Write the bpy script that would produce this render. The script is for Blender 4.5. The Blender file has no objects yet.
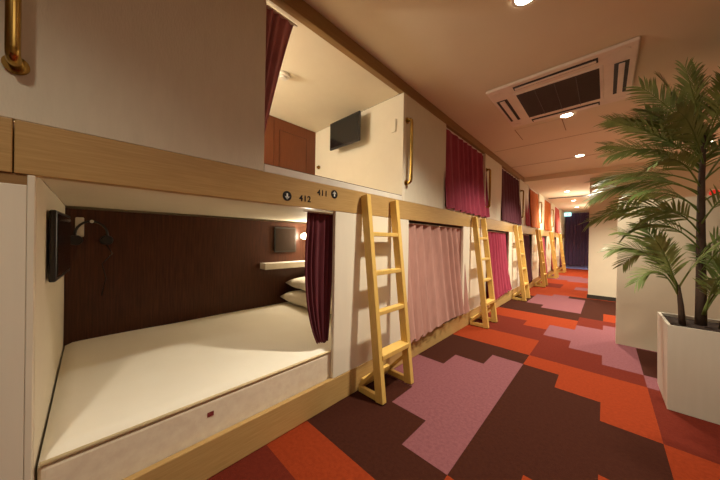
import bpy, bmesh, math, random
from mathutils import Vector, Matrix
random.seed(7)
C = bpy.context.scene.collection
PI = math.pi
P = 2.06            # length of one sleeping berth along the corridor

# ------------------------------------------------------------------ materials
def mat(name, col, rough=.6, spec=.3, metal=0.0, noise=None, bump=None, emit=None, sheen=0, col2=None, kind='noise', scale=(1,1,1), nscale=8, alpha=None, coat=0):
    m = bpy.data.materials.new(name); m.use_nodes = True
    nt = m.node_tree; b = nt.nodes['Principled BSDF']
    b.inputs['Base Color'].default_value = (*col, 1)
    b.inputs['Roughness'].default_value = rough
    b.inputs['Specular IOR Level'].default_value = spec
    b.inputs['Metallic'].default_value = metal
    if coat: b.inputs['Coat Weight'].default_value = coat
    if sheen:
        b.inputs['Sheen Weight'].default_value = sheen
    if emit:
        b.inputs['Emission Color'].default_value = (*emit[0], 1); b.inputs['Emission Strength'].default_value = emit[1]
    tc = nt.nodes.new('ShaderNodeTexCoord'); mp = nt.nodes.new('ShaderNodeMapping')
    mp.inputs['Scale'].default_value = scale
    nt.links.new(tc.outputs['Object'], mp.inputs['Vector'])
    n = nt.nodes.new('ShaderNodeTexNoise'); n.inputs['Scale'].default_value = nscale
    n.inputs['Detail'].default_value = 5; n.inputs['Roughness'].default_value = .6
    nt.links.new(mp.outputs['Vector'], n.inputs['Vector'])
    c2 = col2 if col2 else tuple(c*.9 for c in col)
    r = nt.nodes.new('ShaderNodeValToRGB')
    r.color_ramp.elements[0].position = .35; r.color_ramp.elements[1].position = .68
    r.color_ramp.elements[0].color = (*c2, 1); r.color_ramp.elements[1].color = (*col, 1)
    nt.links.new(n.outputs['Fac'], r.inputs['Fac']); nt.links.new(r.outputs['Color'], b.inputs['Base Color'])
    if bump:
        bp = nt.nodes.new('ShaderNodeBump'); bp.inputs['Strength'].default_value = bump[0]; bp.inputs['Distance'].default_value = .004
        n2 = nt.nodes.new('ShaderNodeTexNoise'); n2.inputs['Scale'].default_value = bump[1]; n2.inputs['Detail'].default_value = 3
        nt.links.new(mp.outputs['Vector'], n2.inputs['Vector'])
        nt.links.new(n2.outputs['Fac'], bp.inputs['Height']); nt.links.new(bp.outputs['Normal'], b.inputs['Normal'])
    return m

M = {}
M['wallpaper'] = mat('white_wallpaper', (.66,.60,.465), .65, .25, col2=(.63,.57,.44), nscale=30, scale=(1,1,.25), bump=(.25,220))
M['panel'] = mat('cream_panel', (.78,.71,.57), .5, .3, col2=(.75,.68,.545), nscale=20, scale=(1,1,.12))
M['inner'] = mat('cream_berth_lining', (.75,.68,.54), .7, .2, col2=(.73,.66,.52), nscale=10)
M['beam'] = mat('honey_wood', (.50,.32,.125), .42, .35, col2=(.42,.255,.09), nscale=14, scale=(14,.55,14))
M['pine'] = mat('pine_ladder_wood', (.70,.46,.13), .42, .4, col2=(.60,.38,.095), nscale=14, scale=(10,10,1.2))
M['trimwood'] = mat('brown_trim_wood', (.30,.175,.065), .5, .3, col2=(.25,.14,.05), nscale=10, scale=(10,.6,10))
M['brown'] = mat('dark_brown_wood', (.095,.031,.014), .42, .3, col2=(.045,.014,.007), nscale=9, scale=(6,12,.5))
M['redbrown'] = mat('red_brown_wood', (.17,.050,.018), .45, .35, col2=(.13,.037,.013), nscale=9, scale=(6,12,.8))
M['sheet'] = mat('white_sheet', (.86,.81,.69), .8, .15, col2=(.84,.785,.66), nscale=6, bump=(.3,5))
M['damask'] = mat('mattress_damask', (.80,.71,.54), .75, .2, col2=(.72,.61,.46), nscale=26)
M['piping'] = mat('cream_piping', (.72,.58,.33), .7)
M['pillow'] = mat('pillow_cotton', (.85,.78,.66), .85, .1, bump=(.35,14))
M['tag'] = mat('red_label', (.22,.03,.03), .7)
M['black'] = mat('black_plastic', (.012,.011,.011), .35, .5)
M['screen'] = mat('black_screen', (.006,.006,.007), .12, .5)
M['grey'] = mat('grey_plastic', (.28,.25,.21), .5)
M['darktrack'] = mat('dark_track', (.08,.05,.03), .5)
M['white'] = mat('white_plastic', (.78,.73,.64), .45)
M['brass'] = mat('brass', (.50,.34,.10), .22, .5, metal=1.0, nscale=3, col2=(.40,.26,.07))
M['ceiling'] = mat('painted_ceiling', (.74,.645,.49), .85, .1, col2=(.72,.625,.475), nscale=3)
M['beige'] = mat('beige_wall', (.60,.52,.38), .8, .15, col2=(.58,.50,.365), nscale=5)
M['basedark'] = mat('dark_skirting', (.03,.025,.018), .6)
M['ac'] = mat('pinkish_white_casing', (.82,.70,.60), .45)
M['acgrill'] = mat('dark_grille', (.085,.06,.05), .5)
M['acslot'] = mat('dark_slot', (.03,.022,.018), .6)
M['emit'] = mat('lamp_diffuser', (1,.9,.75), .5, emit=((1,.86,.66), 22))
M['emitwarm'] = mat('reading_bulb', (1,.85,.6), .5, emit=((1,.78,.5), 14))
M['exit'] = mat('exit_sign_face', (.5,.95,.9), .4, emit=((.45,.95,.95), 1.6))
M['exitgreen'] = mat('exit_sign_green', (.02,.35,.22), .4, emit=((.02,.5,.4), .6))
M['sign_black'] = mat('sign_black', (.012,.010,.010), .4)
M['sign_white'] = mat('sign_white', (.85,.82,.75), .5)
M['leaf'] = mat('palm_leaf', (.27,.32,.10), .42, .4, col2=(.13,.19,.05), nscale=7)
M['stem'] = mat('green_stem', (.14,.19,.045), .5)
M['bark'] = mat('dark_bark', (.085,.055,.038), .85, bump=(.8,60), scale=(1,1,3))
M['soil'] = mat('dark_soil', (.035,.018,.010), .95, nscale=60, col2=(.015,.008,.005), bump=(1,80))
M['pot'] = mat('off_white_planter', (.50,.45,.36), .55, .25, col2=(.48,.43,.34), nscale=5, scale=(6,6,.4))
M['red'] = mat('red_lamp', (.7,.03,.02), .35, emit=((.8,.03,.02), .4))
M['blue'] = mat('pale_blue_strip', (.25,.32,.75), .6)
def carpet(name, c, c2): return mat(name, c, .95, .05, col2=c2, nscale=55, bump=(.6,260))
M['cR'] = carpet('carpet_red', (.25,.036,.010), (.20,.027,.008))
M['cM'] = carpet('carpet_maroon', (0.1265,0.0187,0.0099), (0.1018,0.0149,0.0083))
M['cB'] = carpet('carpet_brown', (0.0484,0.0143,0.0081), (0.0372,0.0105,0.0062))
M['cP'] = carpet('carpet_mauve', (0.2046,0.0759,0.0825), (0.1650,0.0594,0.0660))
def cloth(name, c, f=.75): return mat(name, c, .85, .1, col2=tuple(v*f for v in c), nscale=30, scale=(1,1,.2), sheen=.05)
M['plum'] = cloth('plum_cloth', (.13,.028,.036))
M['rose'] = cloth('dusky_rose_cloth', (.50,.20,.20))
M['mauve'] = cloth('pale_mauve_cloth', (.50,.27,.22), .85)
M['crimson'] = cloth('crimson_cloth', (.33,.052,.085))
M['magenta'] = cloth('magenta_cloth', (.37,.045,.085))
M['purple'] = cloth('deep_purple_cloth', (.105,.030,.042))
M['orange'] = cloth('orange_cloth', (.50,.13,.03))
M['coral'] = cloth('coral_cloth', (.45,.08,.06))
M['pinkc'] = cloth('pink_cloth', (.42,.08,.11))
M['aubergine'] = cloth('aubergine_cloth', (.085,.048,.095))

# ------------------------------------------------------------------ helpers
def tag(o, label=None, cat=None, group=None, kind=None):
    if label: o['label'] = label
    if cat: o['category'] = cat
    if group: o['group'] = group
    if kind: o['kind'] = kind
    return o
def empty(name, loc, label=None, cat=None, group=None):
    o = bpy.data.objects.new(name, None); C.objects.link(o); o.location = loc
    o.empty_display_size = .1; o['org'] = 0; del o['org']
    return tag(o, label, cat, group)
ORG = {}
class MB:
    """collects shapes given in world coordinates, then links them as ONE mesh object"""
    def __init__(s): s.bm = bmesh.new()
    def box(s, x0, x1, y0, y1, z0, z1, bev=0.0, mi=0, seg=2):
        r = bmesh.ops.create_cube(s.bm, size=1)
        bmesh.ops.scale(s.bm, vec=(abs(x1-x0), abs(y1-y0), abs(z1-z0)), verts=r['verts'])
        bmesh.ops.translate(s.bm, vec=((x0+x1)/2, (y0+y1)/2, (z0+z1)/2), verts=r['verts'])
        fs = set(f for v in r['verts'] for f in v.link_faces)
        for f in fs: f.material_index = mi
        if bev:
            es = list(set(e for v in r['verts'] for e in v.link_edges))
            bmesh.ops.bevel(s.bm, geom=es, offset=bev, segments=seg, affect='EDGES', profile=.5, material=-1)
        return s
    def bar(s, a, b, w, t, up=(0,1,0), bev=0.0):
        """rectangular bar from a to b; w across 'up', t the other way"""
        a = Vector(a); b = Vector(b); d = (b-a); L = d.length; d.normalize()
        u = Vector(up); u = (u - d*u.dot(d)).normalized(); v = d.cross(u)
        r = bmesh.ops.create_cube(s.bm, size=1)
        bmesh.ops.scale(s.bm, vec=(w, t, L), verts=r['verts'])
        mt = Matrix((u, v, d)).transposed().to_4x4(); mt.translation = (a+b)/2
        bmesh.ops.transform(s.bm, matrix=mt, verts=r['verts'])
        if bev:
            es = list(set(e for w_ in r['verts'] for e in w_.link_edges))
            bmesh.ops.bevel(s.bm, geom=es, offset=bev, segments=2, affect='EDGES', profile=.5)
        return s
    def tube(s, pts, rad, n=10, cap=True):
        pts = [Vector(p) for p in pts]; rings = []
        rr = rad if isinstance(rad, (list, tuple)) else [rad]*len(pts)
        prev = None
        for i, p in enumerate(pts):
            d = (pts[min(i+1, len(pts)-1)] - pts[max(i-1, 0)]).normalized()
            if prev is None:
                u = Vector((0,0,1)) if abs(d.z) < .9 else Vector((1,0,0))
            else: u = prev
            u = (u - d*u.dot(d)).normalized(); prev = u; v = d.cross(u)
            rings.append([s.bm.verts.new(p + (u*math.cos(2*PI*k/n) + v*math.sin(2*PI*k/n))*rr[i]) for k in range(n)])
        for A, B in zip(rings, rings[1:]):
            for k in range(n): s.bm.faces.new((A[k], A[(k+1)%n], B[(k+1)%n], B[k])).smooth = True
        if cap: s.bm.faces.new(rings[0][::-1]); s.bm.faces.new(rings[-1])
        return s
    def disc(s, c, axis, r, h, n=24):
        c = Vector(c); a = Vector(axis).normalized()
        return s.tube([c, c+a*h], r, n)
    def grid(s, fn, nu, nv, smooth=True, close=False):
        vs = [[s.bm.verts.new(fn(i/nu, j/nv)) for i in range(nu+1)] for j in range(nv+1)]
        for j in range(nv):
            for i in range(nu):
                s.bm.faces.new((vs[j][i], vs[j][i+1], vs[j+1][i+1], vs[j+1][i])).smooth = smooth
        return s
    def poly(s, pts, mi=0):
        f = s.bm.faces.new([s.bm.verts.new(p) for p in pts]); f.material_index = mi; return s
    def build(s, name, m, parent=None, loc=None):
        if parent is not None: org = ORG[parent]
        elif loc is not None: org = Vector(loc)
        else:
            xs = [v.co for v in s.bm.verts]
            org = Vector(((min(v.x for v in xs)+max(v.x for v in xs))/2, (min(v.y for v in xs)+max(v.y for v in xs))/2, min(v.z for v in xs)))
        bmesh.ops.recalc_face_normals(s.bm, faces=s.bm.faces[:])
        bmesh.ops.translate(s.bm, vec=-org, verts=s.bm.verts[:])
        me = bpy.data.meshes.new(name); s.bm.to_mesh(me); s.bm.free()
        for mm in (m if isinstance(m, list) else [m]): me.materials.append(mm)
        o = bpy.data.objects.new(name, me); C.objects.link(o)
        if parent is not None: o.parent = parent
        else: o.location = org
        ORG[o] = org
        return o
def thing(name, loc, label, cat, group=None):
    o = empty(name, loc, label, cat, group); ORG[o] = Vector(loc); return o
def struct(o): o['kind'] = 'structure'; return o
def copy_tree(o, parent=None):
    c = o.copy(); C.objects.link(c); c.parent = parent
    for ch in list(o.children): copy_tree(ch, c)
    return c

# ------------------------------------------------------------------ floor: carpet tiles in a stepped pattern (one mesh)
GX, GY, T = 1.2475, 1.138, .25
rows = {}
def put(ch, i0, i1, j0, j1):
    for i in range(i0, i1+1):
        for j in range(j0, j1+1): rows[(i, j)] = ch
for i in range(-6, 9):
    for j in range(-14, 52): rows[(i, j)] = 'R'
# near the camera and behind it
put('B', -6, 0, -14, -8); put('M', -6, -3, -6, -3); put('P', -2, 2, -9, -5); put('B', 2, 8, -8, -3)
put('B', -5, -3, -1, 1)
put('M', -5, -5, -5, -3)
put('R', -5, -2, -2, -2); put('R', -3, -1, -3, -1); put('B', -4, -3, -1, 0); put('B', -5, -5, -1, 3)
put('P', -5, -5, 2, 3); put('P', -4, -4, 1, 4); put('P', -3, -3, 0, 5)
put('B', -5, -5, 4, 6); put('B', -4, -4, 5, 6); put('B', -3, -3, 6, 6)
put('B', -2, -2, 0, 5); put('B', -1, -1, 1, 4); put('B', 0, 0, 2, 3)
put('R', -2, -2, 6, 6); put('R', -1, -1, 5, 6); put('R', 0, 0, 4, 6)
put('R', 1, 8, -2, 3); put('M', 1, 8, 4, 6); put('P', 1, 1, 7, 7); put('M', 2, 8, 7, 9); put('B', 1, 3, 8, 10)
put('M', -2, -2, 7, 9); put('M', -1, -1, 7, 8); put('M', 0, 0, 7, 7)
put('P', -2, -2, 10, 11); put('P', -1, -1, 9, 12); put('P', 0, 0, 8, 13); put('P', 1, 1, 11, 12)
put('M', -5, -4, 9, 11); put('M', -3, -3, 9, 10); put('M', -2, 0, 14, 14); put('M', -1, -1, 13, 14)
put('B', -5, -4, 14, 16); put('B', -3, -3, 14, 15); put('B', -5, -5, 17, 19)
put('P', -4, -4, 17, 20); put('P', -3, -3, 16, 20); put('P', -2, -2, 16, 18)
put('B', -2, -2, 19, 21); put('B', -2, -2, 14, 15); put('B', -1, -1, 15, 21); put('B', 0, 0, 17, 21); put('B', 1, 6, 18, 21)
put('P', -3, -3, 16, 21); put('P', -2, -2, 16, 20)
put('P', -2, -1, 26, 27)
put('P', -5, -3, 33, 37); put('P', -3, -2, 32, 36); put('B', -1, 0, 32, 37); put('M', -5, -4, 26, 28)
fl = MB()
vmap = {}
def gv(i, j):
    if (i, j) not in vmap: vmap[(i, j)] = fl.bm.verts.new((GX+i*T, GY+j*T, 0))
    return vmap[(i, j)]
for (i, j), ch in rows.items():
    f = fl.bm.faces.new((gv(i, j), gv(i+1, j), gv(i+1, j+1), gv(i, j+1))); f.material_index = 'RMBP'.index(ch)
struct(fl.build('floor', [M['cR'], M['cM'], M['cB'], M['cP']], loc=(0,0,0)))

# ------------------------------------------------------------------ room shell
X1, Y0, Y1 = 3.0, -2.36, 13.8
ZC, ZL, YS = 2.43, 2.34, 6.3          # main ceiling, lowered rear ceiling, where it steps
b = MB(); b.box(-.01, X1, Y0, YS, ZC, ZC+.06); b.box(-1.3, X1, YS, Y1, ZL, ZC+.06)
struct(b.build('ceiling', M['ceiling'], loc=(0,0,ZC)))
struct(MB().box(1.02, X1, 6.7, 6.8, .0, ZL).build('wall_column', M['beige']))
struct(MB().box(1.02, 1.1, 6.8, Y1, .0, ZL).build('wall_corridor', M['beige']))
struct(MB().box(1.35, X1, 3.91, 4.03, 0, 1.53).build('wall_partition', M['beige']))
struct(MB().box(X1, X1+.08, Y0, 6.8, 0, ZC).build('wall_right', M['beige']))
struct(MB().box(-1.3, X1, Y0-.08, Y0, 0, ZC).build('wall_near', M['beige']))
struct(MB().box(-1.3, 1.1, Y1, Y1+.08, 0, ZL).build('wall_end', M['beige']))
struct(MB().box(-1.36, -1.30, Y0, Y1, 0, 2.49).build('wall_left', M['beige']))
struct(MB().box(1.005, X1, 6.685, 6.70, 0, .075).build('baseboard_column', M['basedark']))
struct(MB().box(-.05, 0, Y0, YS-.003, 2.335, ZC-.001, .004).build('trim_1', M['trimwood']))
struct(MB().box(0, 1.7, 5.28, 5.284, ZC-.004, ZC-.0005).build('trim_2', M['trimwood']))
b = MB(); b.box(.02, X1-.02, 4.205, 4.209, ZC-.003, ZC-.0005)
struct(b.build('trim_3', M['trimwood']))

# ------------------------------------------------------------------ long beam between the two tiers
bm_ = MB().box(-.045, 0, -.160, 13.76, 1.254, 1.412, .003).build('wooden_beam', M['beam'])
tag(bm_, 'long honey-coloured wooden beam running down the corridor between lower and upper berths', 'beam')
bm2 = MB().box(-.045, 0, Y0+.01, -.163, 1.254, 1.412, .003).build('wooden_beam', M['beam'])
tag(bm2, 'short honey-coloured beam end left of the seam, at the left edge of the photo', 'beam')

# ------------------------------------------------------------------ berths
def lower_berth(k, full=True):
    y = -.12 + P*k; ye = y + P
    o = thing('capsule_berth', (-.62, y+P/2, 0), None, 'berth', 'lower sleeping berths')
    MB().box(-1.27, -.03, y-.04, y, .0, 1.26).build('side_panel', M['inner'], o)
    MB().box(-1.27, -1.25, y+.001, ye-.041, .0, 1.245, 0).build('back_panel', M['brown'], o)
    MB().box(-1.25, -.03, y+.001, ye-.041, 1.262, 1.285).build('ceiling_panel', M['inner'], o)
    MB().box(-1.249, -.032, y+.001, ye-.041, .10, .14).build('bed_base', M['beam'], o)
    MB().box(-.028, -.002, y+1.205, ye-.041 if k > -1 else ye-.101, .172, 1.253, .002).build('front_panel', M['panel'], o)
    zt = 1.253 if k > -1 else 1.222
    MB().box(-.028, -.002, ye-.041 if k > -1 else ye-.10, ye-.001 if k > -1 else ye-.016, .172, zt, .002).build('corner_post', M['panel'], o)
    if k < 0:
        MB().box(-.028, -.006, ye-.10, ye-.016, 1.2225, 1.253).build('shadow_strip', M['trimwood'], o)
        MB().box(-.03, -.001, ye-.0155, ye-.0005, .172, 1.253, .002).build('edge_strip', M['inner'], o)
    return o
tag(MB().box(-.029, 0, Y0+.01, 1.248, 0.001, .170, .004).build('base_board', M['beam']), 'honey wooden base board along the floor in front of the open lower berth', 'board')
tag(MB().box(-.029, 0, 1.250, 13.76, 0.001, .170, .004).build('base_board', M['beam']), 'long honey base board running behind the feet of the ladders', 'board')
names = ['', 'nearest lower berth, open, with white mattress and dark brown back wall', 'second lower berth from the camera, closed by a pale mauve curtain',
  'third lower berth from the camera, closed by a magenta curtain', 'fourth lower berth from the camera, behind a dark purple curtain',
  'fifth lower berth from the camera, behind a pink curtain', 'sixth lower berth from the camera, behind a coral red curtain', 'last lower berth beside the end curtain of the corridor']
lows = {}
for k in range(-1, 7):
    o = lower_berth(k); lows[k] = o
    o['label'] = ('white panelled lower berth at far left edge, only its blank front seen' if k < 0 else names[k+1])

def upper_berth(k):
    ye = 1.83 + P*k; y = ye - P + .04
    o = thing('capsule_berth', (-.62, y+P/2, 1.285), None, 'berth', 'upper sleeping berths'); w_ = 1.225 if k == 0 else 1.25
    MB().box(-1.27, -.003, ye, ye+.0385, 1.414, 2.334).build('side_panel', M['inner'], o)
    MB().box(-1.27, -1.25, y+.001, ye-.001, 1.42, 2.334).build('back_panel', M['redbrown'], o)
    MB().box(-1.27, -.03, y+.001, ye-.001, 2.336, 2.36).build('ceiling_panel', M['inner'], o)
    MB().box(-1.249, -.05, y+.001, ye-.001, 1.38, 1.41).build('bed_base', M['inner'], o)
    if k != 0 or True:
        s = MB().box(-.04, -.004, ye-w_, ye-.001, 1.413, 1.452, .002).build('sill', M['white'], o)
        MB().box(-.036, -.008, ye-w_, ye-.001, 1.4525, 1.457).build('sill_track', M['darktrack'], s)
    # panel in front of the left part of the berth
    MB().box(-.029, -.003, y+.0005, ye-w_-.002, 1.413, 2.334, .002).build('front_panel', M['wallpaper'], o)
    # brass grab handle at the panel's left edge
    h = MB(); hy = y + .012 + (.020 if k == 0 else 0)
    h.tube([(-.003,hy,2.11),(.032,hy,2.11),(.044,hy,2.098),(.047,hy,2.08),(.047,hy,1.60),(.044,hy,1.582),(.032,hy,1.57),(-.003,hy,1.57)], .0145, 14)
    g = h.build('grab_handle', M['brass'], o)
    for zz in (2.11, 1.57): MB().disc((-.003,hy,zz),(1,0,0),.026,.008).build('mounting_plate', M['brass'], g)
    return o
un = ['upper berth nearest the camera, open, cream lined with red-brown back', 'second upper berth, closed by a crimson curtain', 'third upper berth, closed by a dark purple curtain',
      'fourth upper berth, closed by pink and orange curtains', 'fifth upper berth, closed by an orange curtain', 'last upper berth, closed by a coral curtain by the corridor end']
ups = {}
for k in range(-1, 6):
    o = upper_berth(k); ups[k] = o
    o['label'] = 'upper berth at the far left edge, left of the nearest brass handle' if k < 0 else un[k]
# last stretch of upper wall to the corridor end
struct(MB().box(-.029, -.003, 12.17, Y1-.04, 1.413, 2.334).build('wall_rear', M['wallpaper']))

# inner fittings of the open berths
o = ups[0]
kb = MB(); kb.disc((-1.17,1.829,1.905),(0,-1,0),.022,.012); kb.disc((-1.17,1.817,1.905),(0,-1,0),.012,.018); kb.build('coat_knob', M['brass'], o)
MB().box(-.12,-.075,1.818,1.829,2.02,2.13,.003).build('light_switch', M['inner'], o)
d = MB()
for yy in (.30,.80,1.30): d.box(-1.2495,-1.2475,yy-.002,yy+.002,1.45,2.30)
d.box(-1.2495,-1.2475,1.36,1.365,1.56,2.22); d.box(-1.2495,-1.2475,1.70,1.705,1.56,2.22)
d.box(-1.2495,-1.2475,1.36,1.705,2.215,2.22); d.box(-1.2495,-1.2475,1.36,1.705,1.56,1.565)
d.build('panel_moulding', M['brown'], o)
sd = MB(); sd.disc((-.55,1.01,2.335),(0,0,-1),.045,.022,24); sd.disc((-.55,1.01,2.313),(0,0,-1),.025,.012,24)
tag(sd.build('smoke_detector', M['white']), 'small white smoke detector on the ceiling of the open upper berth', 'smoke detector')

# reading lamps (with their real lights)
def wall_lamp(loc, dd, label, mat_shade, energy):
    t = thing('reading_lamp', loc, label, 'lamp')
    x, y, z = loc; v = Vector((1,0,0)) if dd == 'x' else Vector((0,dd,0)); c = Vector(loc)
    s = MB(); s.disc(c, v, .032, .012); s.build('wall_plate', M['white'], t)
    s = MB(); s.tube([c+v*.012, c+v*.055], .009); s.build('arm', M['white'], t)
    s = MB(); s.tube([c+v*.06-Vector((0,0,.035)), c+v*.06+Vector((0,0,.035))], [.026, .026], 16); s.build('bulb_shade', mat_shade, t)
    return t
wall_lamp((-1.249, 1.665, 1.10), 'x', 'small glowing reading lamp at the pillow end of the open lower berth', M['emitwarm'], 3)
wall_lamp((-.95, -.189, 2.05), 1, 'small glowing reading lamp on the left end wall of the open upper berth', M['emitwarm'], 3)

# shelf and mirror in the lower berth
sh = MB().box(-1.249, -1.13, 1.17, 1.896,   .762, .822, .004).build('wall_shelf', M['white'])
tag(sh, 'narrow white shelf on the brown back wall above the pillows', 'shelf')
t = thing('wall_mirror', (-1.249, 1.445, .925), 'dark square mirror on brown back wall above the white shelf', 'mirror')
MB().box(-1.249, -1.232, 1.315, 1.575, .925, 1.19, .004).build('frame', M['basedark'], t)
MB().box(-1.2325, -1.230, 1.33, 1.56, .94, 1.175).build('glass', mat('dim_mirror_glass', (.035,.022,.016), .12, .6), t)

# televisions
def tv(cx, cy, cz, yaw, label, side):
    t = thing('television', (cx, cy, cz-.14), label, 'television')
    def rot(ob):
        ob.rotation_euler = (0,0,0)
    b_ = MB().box(cx-.215, cx+.215, cy-.010, cy+.010, cz-.14, cz+.14, .006).build('casing', M['black'], t)
    f = -1 if side > 0 else 1
    MB().box(cx-.2, cx+.2, cy+f*.0102, cy+f*.012, cz-.122, cz+.125).build('screen', M['screen'], t)
    a = MB(); wy = cy - f*.010
    a.box(cx-.05, cx+.05, min(wy, wy-f*.012), max(wy, wy-f*.012), cz-.05, cz+.05)
    a.build('mount_plate', M['black'], t)
    e = MB(); L = .09 if side > 0 else .0155; e.bar((cx, wy-f*.012, cz), (cx, wy-f*L, cz), .03, .03, up=(0,0,1)); e.build('wall_arm', M['black'], t)
    t.rotation_euler = (0, 0, yaw)
    return t
tv(-.625, 1.72, 2.135, math.radians(0), 'flat black television on the right end wall of the open upper berth', 1)
tv(-.49, -.094, 1.03, math.radians(-2.5), 'black television on the left end wall of the open lower berth', -1)

# headphones hanging next to the lower television
t = thing('headphones', (-1.235, -.045, .97), 'black headphones hanging on brown back wall beside the lower television', 'headphones')
pts = [(-1.22, .0+.075*math.cos(a), 1.08+.085*math.sin(a)) for a in [PI*(-.15+1.3*i/16) for i in range(17)]]
MB().tube(pts, .007).build('headband', M['black'], t)
for s_ in (-1, 1):
    MB().tube([(-1.235, .072*s_-.0, 1.04), (-1.20, .072*s_, 1.04)], [.034,.030], 16).build('ear_cup', M['black'], t)
MB().disc((-1.249, 0, 1.165), (1,0,0), .010, .04).build('hook', M['white'], t)
MB().tube([(-1.21,.07,1.01),(-1.20,.10,.95),(-1.21,.05,.88),(-1.22,.07,.78),(-1.23,.05,.66)], .003, 6).build('cable', M['black'], t)
t = thing('handset', (-1.23, -.055, 1.06), 'small white remote holder on the brown wall beside the lower television', 'remote control')
MB().box(-1.249, -1.228, -.075, -.035, 1.06, 1.19, .008, seg=3).build('casing', M['white'], t)

# mattress
t = thing('mattress', (-.64, .86, .141), 'white mattress with patterned side filling the open lower berth', 'mattress')
MB().box(-1.245, -.036, -.115, 1.89, .142, .335, .02, seg=3).build('mattress_body', M['damask'], t)
def top(u, v):
    x = -1.243 + u*1.205; y = -.113 + v*2.001
    e = min(u, 1-u, v, 1-v)
    z = .347 + .020*min(1, e*7)**.6 + .032*(1-u) + .0025*math.sin(x*9+y*4)*math.sin(y*5.3) - (.018 if e <= 0 else 0)
    return (x, y, z)
MB().grid(top, 40, 60).build('fitted_sheet', M['sheet'], t)
MB().tube([(-.038, -.108, .338), (-.038, 1.886, .338)], .0075, 8).build('piping', M['piping'], t)
MB().tube([(-.038, -.108, .150), (-.038, 1.886, .150)], .006, 8).build('piping', M['piping'], t)
q = MB(); q.box(-.0365, -.034, .370, .396, .256, .276, .0); q.build('sewn_label', M['tag'], t)

# pillows
def pillow(cx, cy, z, lx, ly, h, rz, label, tip):
    b_ = MB()
    def f(sgn):
        def g(u, v):
            a, c = 2*u-1, 2*v-1
            k = max(0, (1-a**4))*max(0, (1-c**4)); pin = 1 - .10*(1-abs(a)**2)*abs(c)**3 - .0
            x = a*lx/2*(1-.09*(1-c*c)*abs(a)**3 + .0); y = c*ly/2*(1-.09*(1-a*a)*abs(c)**3)
            zz = sgn*h/2*(k**.45) + .006*math.sin(9*a+3*c)*k
            return Vector((x, y, zz))
        return g
    R = Matrix.Rotation(rz, 3, 'Z') @ Matrix.Rotation(tip, 3, 'X')
    for s_ in (1, -1):
        g = f(s_); b_.grid(lambda u, v, g=g: R @ g(u, v) + Vector((cx, cy, z+h/2)), 22, 18)
    bmesh.ops.remove_doubles(b_.bm, verts=b_.bm.verts[:], dist=.0008)
    tag(b_.build('pillow', M['pillow']), label, 'pillow', 'pillows stacked in the lower berth')
pillow(-.80, 1.62, .392, .80, .48, .15, .05, 'lower of the two white pillows, lying on the mattress by the plum curtain', 0)
pillow(-.88, 1.64, .552, .66, .44, .12, -.06, 'upper white pillow stacked on the other in the open lower berth', .07)

# ------------------------------------------------------------------ curtains
def curtain(name, label, m, y0, y1, z0, z1, x, folds, amp, xb=None, hem=.012, lower_y=None, seed=1, cat='curtain', group='berth curtains', axis='y', rail=True):
    """sheet of pleated cloth from z1 (top) to z0; y0/y1 or functions of t (0 top .. 1 bottom)"""
    rnd = random.Random(seed); ph = [rnd.uniform(0, 6) for _ in range(6)]
    fy0 = y0 if callable(y0) else (lambda t: y0); fy1 = y1 if callable(y1) else (lambda t: y1)
    xb = x if xb is None else xb
    def f(u, v):
        w = u + .012*math.sin(7*u+ph[0]+2*v)*(v) + .18/folds*math.sin(11*u+ph[4])
        a = fy0(v) + (fy1(v)-fy0(v))*min(1, max(0, u))
        s = math.sin(2*PI*folds*w + ph[1]*.3); s2 = math.sin(2*PI*folds*2.1*w + ph[2])
        pinch = .55 + .45*min(1, v*5)
        dx = amp*(s*abs(s)**.15*(.75+.25*math.sin(3*u+ph[3]))*pinch + .22*s2*v + .25*math.sin(5*u+2.2*v+ph[4])*v)
        zz = z1 + (z0-z1)*v
        if v > .9: zz += (hem*math.sin(2*PI*folds*w+1.2) + hem*.8*math.sin(4*u+ph[5]))*(v-.9)*10
        px = x + (xb-x)*v**1.5 + dx
        return (px, a, zz) if axis == 'y' else (a, px, zz)
    b_ = MB(); b_.grid(f, max(30, int(folds*12)), 26)
    loc = ((x, (fy0(1)+fy1(1))/2, z0) if axis == 'y' else ((fy0(1)+fy1(1))/2, x, z0))
    t = thing(name, loc, label, cat, group)
    c = b_.build('cloth', m, t)
    if rail:
        r = MB(); a0, a1 = fy0(0)-.02, fy1(0)+.02
        if axis == 'y': r.box(x-.009, x+.009, a0, a1, z1-.003, z1+.006, .002)
        else: r.box(a0, a1, x-.009, x+.009, z1-.003, z1+.006, .002)
        r.build('curtain_rail', M['white'], t)
    return t
# lower tier
curtain('berth_curtain', 'dark plum curtain gathered at the right side of the open lower berth', M['plum'],
        lambda t: .905-.025*math.sin(t*2.2)+.11*t**3, lambda t: 1.108-.025*t**2, .40, 1.238, -.058, 5, .019, xb=-.066, seed=3)
def lc(k, label, m, w, seed, z0=.185):
    y = -.12 + P*k
    curtain('berth_curtain', label, m, lambda t: y-.02+.02*t, lambda t: y+w-.10*(1-t)**1.0, z0, 1.228, -.045, 8, .030, xb=.030, seed=seed, hem=.026)
lc(1, 'pale mauve curtain hanging down over the second lower berth', M['mauve'], 1.33, 5)
lc(2, 'magenta curtain hanging over the third lower berth', M['magenta'], 1.25, 6)
lc(3, 'dark purple curtain hanging over the fourth lower berth', M['purple'], 1.1, 7)
lc(4, 'pink curtain hanging over the fifth lower berth', M['pinkc'], 1.1, 8)
lc(5, 'coral red curtain hanging over the sixth lower berth', M['coral'], 1.1, 9)
lc(6, 'short plum curtain over the last lower berth beside the corridor end', M['plum'], 1.1, 10)
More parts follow.
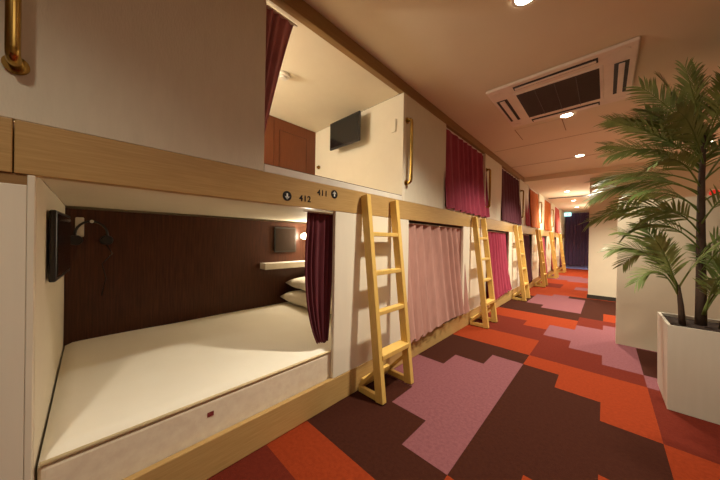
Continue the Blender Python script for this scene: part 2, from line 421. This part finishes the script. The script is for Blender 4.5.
# upper tier
curtain('berth_curtain', 'dusky rose curtain drawn aside at the left of the open upper berth', M['rose'],
        lambda t: .52, lambda t: .80-.195*t**.9, 1.50, 2.312, -.068, 6, .020, xb=-.06, seed=12)
def uc(k, label, m, seed, a=0, b_=1.30, z0=1.425):
    y = .55 + P*k
    curtain('berth_curtain', label, m, y+a, lambda t: y+b_+.03*t, z0, 2.312, -.030, 8*(b_-a)/1.3, .022, xb=.020, seed=seed, hem=.008)
def rail_for(k): pass
uc(1, 'crimson curtain closing the second upper berth', M['crimson'], 13, 0, 1.34)
uc(2, 'dark purple curtain closing the third upper berth, in front of the ceiling step', M['purple'], 14, 0, 1.28)
uc(3, 'pink curtain half of the fourth upper berth', M['pinkc'], 15, -.28, .14)
uc(3, 'orange curtain half of the fourth upper berth', M['orange'], 16, .20, 1.30)
uc(4, 'orange curtain closing the fifth upper berth', M['orange'], 17)
uc(5, 'coral curtain closing the last upper berth at the corridor end', M['coral'], 18)
# curtain across the end of the corridor
curtain('corridor_curtain', 'floor-length aubergine curtain across the far end of the corridor', M['aubergine'], .02, 1.01, .16, 2.30, 13.70, 9, .035, seed=20, axis='x', group='corridor end curtain', hem=.004)
tag(struct(MB().box(.0, 1.015, 13.785, 13.799, 0, .15).build('baseboard_end', M['blue'])))

# exit sign
t = thing('exit_sign', (.10, 13.60, 2.17), 'small glowing blue-green exit sign hanging before the end curtain', 'exit sign')
MB().box(-.02, .22, 13.59, 13.62, 2.17, 2.31, .004).build('light_box', M['exit'], t)
q = MB()
q.disc((.115,13.5895,2.275),(0,-1,0),.012,.002,12)
for a_, c_ in (((.11,2.26),(.09,2.225)),((.09,2.225),(.115,2.205)),((.115,2.205),(.11,2.185)),((.09,2.225),(.065,2.205)),((.065,2.205),(.05,2.21)),((.105,2.255),(.135,2.24)),((.105,2.255),(.075,2.25))):
    q.bar((a_[0],13.5885,a_[1]),(c_[0],13.5885,c_[1]),.010,.002,up=(0,0,1) if abs(a_[1]-c_[1])<.5*abs(a_[0]-c_[0]) else (1,0,0))
q.build('running_figure', M['exitgreen'], t)
MB().box(.095,.105,13.60,13.61,2.31,2.339).build('hanger', M['white'], t)

# ------------------------------------------------------------------ ladders
def make_ladder(y0):
    """leans from feet at x=.22 to the beam; y0 = left rail centre"""
    t = thing('bunk_ladder', (.11, y0+.165, 0), None, 'ladder', 'pine ladders leaning on the beam')
    yl, yr = y0, y0+.335
    def xa(z): return .205 - (z/1.37)*.165
    for y in (yl, yr):
        MB().bar((xa(.002)+.0, y, .004), (xa(1.385), y-.0, 1.385),   .040, .062, up=(0,1,0), bev=.004).build('rail', M['pine'], t)
    for z in (1.113, .842, .573):
        MB().bar((xa(z), yl+.01, z), (xa(z), yr-.01, z), .030, .052, up=(0,0,1), bev=.004).build('rung', M['pine'], t)
    MB().bar((xa(.29)-.005, yl+.01, .29), (xa(.29)-.005, yr-.01, .29), .034, .085, up=(0,0,1), bev=.004).build('step', M['pine'], t)
    for y in (yl, yr):
        MB().bar((.012, y, .024), (.185, y, .024), .030, .040, up=(0,1,0), bev=.003).build('foot_bar', M['pine'], t)
        MB().bar((.018, y, .045), (.165, y, .20), .026, .024, up=(0,1,0), bev=.003).build('brace', M['pine'], t)
    MB().box(.006, .036, yl+.016, yr-.016, .045, .085, .004).build('cross_bar', M['pine'], t)
    return t
lad = ['pine ladder nearest the camera, right of the plum curtain', 'second pine ladder, between the pale mauve and magenta curtains', 'third pine ladder down the corridor, after the magenta curtain',
       'fourth pine ladder down the corridor', 'fifth pine ladder down the corridor', 'farthest pine ladder, next to the end curtain']
L0 = make_ladder(1.325)
for k, s_ in enumerate(lad):
    o = L0 if k == 0 else copy_tree(L0)
    o.location.y = L0.location.y + P*k if k else o.location.y
    o['label'] = s_

# ------------------------------------------------------------------ room number signs on the beam
def text_mesh(s, size, y, z, m, parent, name):
    cu = bpy.data.curves.new('t', 'FONT'); cu.body = s; cu.size = size; cu.extrude = .0006; cu.offset = .0012
    cu.align_x = 'CENTER'; cu.align_y = 'CENTER'; cu.space_character = 1.15
    to = bpy.data.objects.new('t', cu); C.objects.link(to)
    dg = bpy.context.evaluated_depsgraph_get(); dg.update()
    me = bpy.data.meshes.new_from_object(to.evaluated_get(dg)); bpy.data.objects.remove(to)
    R = Matrix(((0,0,1),(1,0,0),(0,1,0))).to_4x4(); R.translation = Vector((.0012, y, z)) - ORG[parent]
    me.transform(R); me.materials.clear(); me.materials.append(m)
    o = bpy.data.objects.new(name, me); C.objects.link(o); o.parent = parent; return o
def room_sign(yd, zd, yt, zt, s, down, label):
    t = thing('room_number_sign', (0, (yd+yt)/2, min(zd, zt)-.02), label, 'sign')
    MB().disc((.0001, yd, zd), (1,0,0), .027, .0015, 32).build('round_badge', M['sign_black'], t)
    g = -1 if down else 1
    a = MB(); X = .002
    a.box(X, X+.0006, yd-.0045, yd+.0045, zd-.014, zd+.014)
    a.poly([(X+.0006, yd-.015, zd+g*.003), (X+.0006, yd+.015, zd+g*.003), (X+.0006, yd, zd+g*.019)])
    a.build('arrow', M['sign_white'], t)
    text_mesh(s, .048, yt, zt, M['sign_black'], t, 'number')
room_sign(.734, 1.305, .850, 1.303, '412', True, 'round black down-arrow badge and number 412 on the beam')
room_sign(1.070, 1.360, .975, 1.353, '411', False, 'round black up-arrow badge and number 411 on the beam')

# ------------------------------------------------------------------ ceiling fittings
def downlight(x, y, z, e, label, size=124, r=.05):
    t = thing('ceiling_downlight', (x, y, z), label, 'downlight', 'ceiling downlights')
    b_ = MB(); n = 32
    b_.grid(lambda u, v: (x+(r+.018*v)*math.cos(2*PI*u), y+(r+.018*v)*math.sin(2*PI*u), z-.006+.004*v), n, 2)
    b_.build('trim_ring', M['white'], t)
    MB().disc((x, y, z-.001), (0,0,-1), r, .004, 32).build('lens', M['emit'], t)
    l = bpy.data.lights.new('downlight_beam', 'SPOT'); l.energy = e; l.color = (1, .915, .745); l.spot_size = math.radians(size); l.spot_blend = 1; l.shadow_soft_size = .05
    lo = bpy.data.objects.new('downlight_beam', l); C.objects.link(lo); lo.location = (x, y, z-.03)
    return t
E0 = 190
downlight(.92, 1.64, ZC, E0, 'ceiling downlight nearest the camera, at the top edge of the photo')
downlight(.94, 3.47, ZC, E0, 'downlight just behind the ceiling air conditioner')
downlight(.95, 5.22, ZC, E0*1.7, 'downlight before the ceiling step')
downlight(.92, -.5, ZC, E0*.30, 'downlight in the ceiling behind the camera')
downlight(.55, 8.1, ZL, E0*1.2, 'downlight just past the ceiling step')
downlight(.55, 9.95, ZL, E0*1.2, 'downlight past the long ceiling vent')
downlight(.50, 11.9, ZL, E0*1.4, 'downlight nearest the end curtain')
downlight(2.2, 5.6, ZC, E0*1.5, 'added downlight brightening the space behind the low wall')  # added fixture, brightens the partition and column behind the palm
# linear vent on the lower ceiling
t = thing('linear_ceiling_vent', (.5, 9.1, ZL), 'narrow dark linear vent across the lowered ceiling', 'vent')
MB().box(.05, .95, 9.0, 9.16, ZL-.012, ZL-.001, .003).build('frame', M['grey'], t)
q = MB()
for k in range(3): q.box(.07, .93, 9.02+.045*k, 9.045+.045*k, ZL-.0135, ZL-.012)
q.build('slots', M['acslot'], t)
# inspection hatch
t = thing('inspection_hatch', (.67, 3.73, ZC), 'square inspection hatch in the ceiling behind the air conditioner', 'ceiling hatch')
MB().box(.45, .89, 3.53, 3.93, ZC-.0045, ZC-.001).build('panel', M['ceiling'], t)
q = MB(); q.box(.443,.450,3.53,3.93,ZC-.006,ZC-.001); q.box(.890,.897,3.53,3.93,ZC-.006,ZC-.001)
q.build('edge_trim', M['trimwood'], t)

# air conditioner cassette
ax0, ax1, ay0, ay1 = .455, 1.405, 2.445, 3.385
t = thing('ceiling_air_conditioner', ((ax0+ax1)/2, (ay0+ay1)/2, ZC), 'square ceiling cassette air conditioner with dark louvred intake grille', 'air conditioner')
MB().box(ax0, ax1, ay0, ay1, ZC-.028, ZC-.001, .012, seg=3).build('casing', M['ac'], t)
gx0, gx1, gy0, gy1 = .655, 1.205, 2.635, 3.195
zb = ZC-.028
MB().box(gx0-.02, gx1+.02, gy0-.02, gy1+.02, zb-.007, zb+.001, .003).build('grille_frame', M['ac'], t)
MB().box(gx0, gx1, gy0, gy1, zb-.0085, zb-.006).build('filter', M['acslot'], t)
q = MB()
for k in range(16):
    yy = gy0+.014+k*(gy1-gy0-.02)/16; q.bar((gx0+.004, yy, zb-.012), (gx1-.004, yy, zb-.012), .016, .003, up=(0,.8,-.5))
for k in range(1,4): xx = gx0+k*(gx1-gx0)/4; q.box(xx-.002, xx+.002, gy0, gy1, zb-.017, zb-.0085)
q.build('louvres', M['acgrill'], t)
for (a, b1, c, d1) in ((.487,.575,2.66,3.19),(1.285,1.365,2.66,3.19),(.66,1.20,2.490,2.555),(.66,1.20,3.275,3.35)):
    sl = MB().box(a, b1, c, d1, zb-.003, zb+.001).build('air_outlet', M['acslot'], t)
    if b1-a < d1-c: MB().box(a+.024, b1-.022, c+.01, d1-.01, zb-.012, zb-.0035, .003).build('vane', M['ac'], sl)
    else: MB().box(a+.01, b1-.01, c+.022, d1-.014, zb-.010, zb-.0035, .003).build('vane', M['ac'], sl)
# small brand-free corner screws
q = MB()
for xx in (ax0+.07, ax1-.07):
    for yy in (ay0+.07, ay1-.07): q.disc((xx, yy, zb-.0005), (0,0,-1), .03, .004, 16)
q.build('corner_caps', M['ac'], t)

# red alarm lamp on the wall behind the plant
t = thing('alarm_lamp', (2.47, 6.68, 1.82), 'small round red alarm lamp on the wall, seen through the palm', 'alarm lamp')
MB().disc((2.47, 6.699, 1.88), (0,-1,0), .07, .02, 24).build('base_plate', M['white'], t)
MB().tube([(2.47, 6.679, 1.88), (2.47, 6.66, 1.88), (2.47, 6.63, 1.88), (2.47, 6.615, 1.88)], [.055, .053, .035, .012], 20).build('red_lens', M['red'], t)

# ------------------------------------------------------------------ planter and palm
t = thing('square_planter', (1.76, 2.815, 0), 'tall off-white square planter on the carpet in front of the low wall', 'planter')
b_ = MB()
def frustum(bb, x0, x1, y0, y1, z0, z1, dx):
    vs = [bb.bm.verts.new(p) for p in ((x0+dx,y0+dx,z0),(x1-dx,y0+dx,z0),(x1-dx,y1-dx,z0),(x0+dx,y1-dx,z0),(x0,y0,z1),(x1,y0,z1),(x1,y1,z1),(x0,y1,z1))]
    for q_ in ((0,1,2,3),(0,1,5,4),(1,2,6,5),(2,3,7,6),(3,0,4,7)): bb.bm.faces.new([vs[i] for i in q_])
    return vs
o_ = frustum(b_, 1.556, 2.020, 2.60, 3.05, .001, .550, .006)
i_ = [b_.bm.verts.new(p) for p in ((1.572,2.616,.550),(2.004,2.616,.550),(2.004,3.034,.550),(1.572,3.034,.550))]
j_ = [b_.bm.verts.new((v.co.x, v.co.y, .48)) for v in i_]
for k in range(4):
    k2 = (k+1) % 4
    b_.bm.faces.new((o_[4+k], o_[4+k2], i_[k2], i_[k])); b_.bm.faces.new((i_[k], i_[k2], j_[k2], j_[k]))
b_.bm.faces.new(j_)
b_.build('pot', M['pot'], t)
MB().grid(lambda u, v: (1.574+.428*u, 2.618+.414*v, .528+.010*math.sin(u*23)*math.sin(v*19)), 24, 24).build('soil', M['soil'], t)

pt = thing('potted_palm', (1.74, 2.80, .55), 'green areca palm with arching feathery fronds growing in the white planter', 'palm plant')
def trunk(pts, r, name='trunk'):
    MB().tube(pts, r, 10).build(name, M['bark'], pt)
trunk([(1.725,2.82,.54),(1.722,2.82,.85),(1.715,2.81,1.2),(1.712,2.80,1.5),(1.72,2.8,1.80)], [.027,.023,.020,.016,.009])
trunk([(1.645,2.80,.52),(1.635,2.79,.66),(1.62,2.78,.80)], [.017,.014,.009])
trunk([(1.80,2.78,.54),(1.815,2.76,.68),(1.84,2.74,.82)], [.015,.013,.008])
rnd = random.Random(4)
def frond(base, tip, arch, n=30, leaf=.20, droop=.5, seed=0):
    base = Vector(base); tip = Vector(tip); rd = random.Random(seed*13+5)
    mid = base*.55+tip*.45 + Vector((0,0,arch*1.5)); tw = rd.choice((-1,1))*rd.uniform(.35,1.0)
    def bz(t): return base*(1-t)**2 + mid*2*t*(1-t) + tip*t*t
    N = 14
    fr = MB().tube([bz(i/N) for i in range(N+1)], [.0055*(1-.8*i/N) for i in range(N+1)], 6).build('frond', M['stem'], pt)
    lv = MB()
    for i in range(n):
        t = .22 + .78*(i+.5)/n; p = bz(t); d = (bz(min(1, t+.02)) - bz(t-.02)).normalized()
        side = d.cross(Vector((0,0,1))).normalized(); up = side.cross(d).normalized()
        side, up = side*math.cos(tw)+up*math.sin(tw), up*math.cos(tw)-side*math.sin(tw)
        prof = math.sin(PI*min(1, (t-.05)*.80+.22))**.7
        L = leaf*(.50+.60*prof)*rd.uniform(.85,1.12)
        for s_ in (-1, 1):
            ang = math.radians(rd.uniform(36, 52)*(1-.40*t))
            dr = (d*math.cos(ang) + side*s_*math.sin(ang) + up*rd.uniform(.0,.22)).normalized()
            w = .0050*rd.uniform(.8,1.15)
            c0 = p; K = 4; prev = None
            wd = dr.cross(up*1.0 + side*s_*.3).normalized()
            for k in range(K+1):
                u = k/K; q_ = c0 + dr*L*u + Vector((0,0,-1))*droop*L*u*u*.6
                ww = w*(math.sin(PI*(.12+.86*u))**.8)
                a_ = lv.bm.verts.new(q_+wd*ww); e_ = lv.bm.verts.new(q_-wd*ww)
                if prev: lv.bm.faces.new((prev[0], a_, e_, prev[1]))
                prev = (a_, e_)
    lv.build('leaflets', M['leaf'], fr)
F = [ # base, tip, arch
 ((1.71,2.80,1.42),(1.17,2.80,1.43),.14), ((1.71,2.80,1.48),(1.20,2.95,1.60),.10), ((1.715,2.80,1.22),(1.17,2.75,1.25),.15),
 ((1.62,2.78,.77),(1.29,2.72,1.02),.16), ((1.62,2.78,.79),(1.36,3.0,.90),.22), ((1.71,2.80,1.55),(1.25,2.85,1.86),.06),
 ((1.71,2.80,1.58),(1.27,2.60,1.71),.12), ((1.71,2.80,1.70),(1.36,2.80,2.03),.06), ((1.72,2.80,1.75),(1.52,2.75,2.24),.02),
 ((1.72,2.80,1.78),(1.70,2.95,2.33),.02), ((1.72,2.80,1.78),(1.88,2.70,2.30),.04), ((1.72,2.80,1.75),(2.10,2.80,2.15),.08),
 ((1.72,2.80,1.65),(2.22,2.75,1.80),.15), ((1.72,2.80,1.50),(2.15,2.70,1.48),.20), ((1.71,2.80,1.35),(2.08,2.90,1.22),.18),
 ((1.72,2.80,1.60),(1.55,2.35,1.85),.10), ((1.72,2.80,1.62),(1.62,3.30,1.92),.14), ((1.72,2.80,1.70),(1.80,2.38,2.05),.10),
 ((1.71,2.80,1.45),(1.45,2.42,1.55),.16), ((1.71,2.80,1.15),(1.42,2.45,1.22),.14),
 ((1.62,2.78,.78),(1.33,2.66,1.16),.12), ((1.62,2.78,.77),(1.45,2.90,1.22),.08), ((1.62,2.78,.73),(1.42,2.70,.80),.16),
 ((1.71,2.80,1.05),(1.36,2.78,1.14),.16),
 ((1.72,2.76,.62),(1.83,2.56,1.02),.10), ((1.72,2.76,.62),(1.90,2.62,.92),.14), ((1.73,2.76,.62),(1.76,2.52,.88),.12), ((1.73,2.78,.62),(1.96,2.74,.80),.20), ((1.72,2.80,.9),(1.96,2.60,1.16),.14), ((1.71,2.80,1.10),(1.30,2.95,1.30),.12), ((1.71,2.80,1.40),(1.24,2.66,1.52),.12), ((1.71,2.80,1.28),(1.40,2.60,1.42),.12),
 ((1.71,2.80,1.0),(1.95,2.70,1.02),.18), ((1.71,2.80,1.2),(1.90,2.60,1.42),.12), ((1.84,2.74,.80),(1.99,2.70,1.10),.05), ((1.83,2.74,.78),(1.80,2.50,1.04),.05), ((1.84,2.74,.80),(1.72,2.86,1.06),.04),
 ((1.62,2.78,.75),(1.50,2.62,1.10),.06), ((1.62,2.78,.77),(1.80,2.66,1.12),.08),
 ((1.715,2.80,1.30),(1.30,3.10,1.36),.18), ((1.72,2.80,1.72),(1.42,2.62,2.16),.05), ((1.72,2.80,1.74),(1.60,2.55,2.18),.05),
]
rf = random.Random(11)
for i in range(14):
    an = rf.uniform(0, 2*PI); r_ = rf.uniform(.30,.55); zb = rf.uniform(1.45,1.78)
    F.append(((1.715,2.80,zb), (1.72+r_*math.cos(an), 2.80+r_*.75*math.sin(an), min(2.34, zb+rf.uniform(.12,.55))), rf.uniform(.02,.12)))
for i, (a, c, h) in enumerate(F):
    L = (Vector(c)-Vector(a)).length
    frond(a, c, h, n=int(9+40*L), leaf=.085+.13*L, droop=.35, seed=i)

# ------------------------------------------------------------------ lights inside the berths, and added corridor fill
def point(loc, e, col=(1,.86,.66), r=.03):
    l = bpy.data.lights.new('lamp_and_fill_light', 'POINT'); l.energy = e; l.color = col; l.shadow_soft_size = r
    o = bpy.data.objects.new('lamp_and_fill_light', l); C.objects.link(o); o.location = loc
point((-1.14, 1.665, 1.10), 9)
point((-.90, -.05, 2.05), 40, col=(1,.94,.80), r=.06)

point((.75, 8.6, 1.9), 14, (1,.93,.78), .25)  # added fill with no fixture, brightens the lowered ceiling
point((.75, 11.4, 1.9), 12, (1,.93,.78), .25)  # second added fill, lifts the far end of the corridor
# added area light without a fixture, soft fill for the near room
l = bpy.data.lights.new('room_fill_light', 'AREA'); l.energy = 8; l.color = (1,.84,.66); l.size = 1.2; l.shape = 'SQUARE'
lo = bpy.data.objects.new('room_fill_light', l); C.objects.link(lo); lo.location = (2.2, .6, 2.41)

# ------------------------------------------------------------------ world and camera
w = bpy.data.worlds.new('World'); bpy.context.scene.world = w; w.use_nodes = True
w.node_tree.nodes['Background'].inputs[0].default_value = (1,.75,.52,1); w.node_tree.nodes['Background'].inputs[1].default_value = .02
f, yaw, pitch, roll, h = 256.8, .7634, -.0029, .01628, 1.0755
F_ = Vector((-math.sin(yaw)*math.cos(pitch), math.cos(yaw)*math.cos(pitch), math.sin(pitch)))
R0 = Vector((math.cos(yaw), math.sin(yaw), 0)); U0 = R0.cross(F_)
R_ = R0*math.cos(roll)+U0*math.sin(roll); U_ = -R0*math.sin(roll)+U0*math.cos(roll)
cd = bpy.data.cameras.new('Camera'); cam = bpy.data.objects.new('Camera', cd); C.objects.link(cam)
cd.sensor_width = 36; cd.lens = f*36/720; cd.clip_start = .02
mw = Matrix((R_, U_, -F_)).transposed().to_4x4(); mw.translation = Vector((1.258, 0, h)); cam.matrix_world = mw
bpy.context.scene.camera = cam
vs = bpy.context.scene.view_settings; vs.view_transform = 'Standard'; vs.look = 'None'; vs.exposure = .27; vs.gamma = 1
bpy.context.scene.cycles.use_denoising = True
bpy.context.scene.cycles.max_bounces = 8; bpy.context.scene.cycles.diffuse_bounces = 6
bpy.context.scene.cycles.sample_clamp_indirect = 4
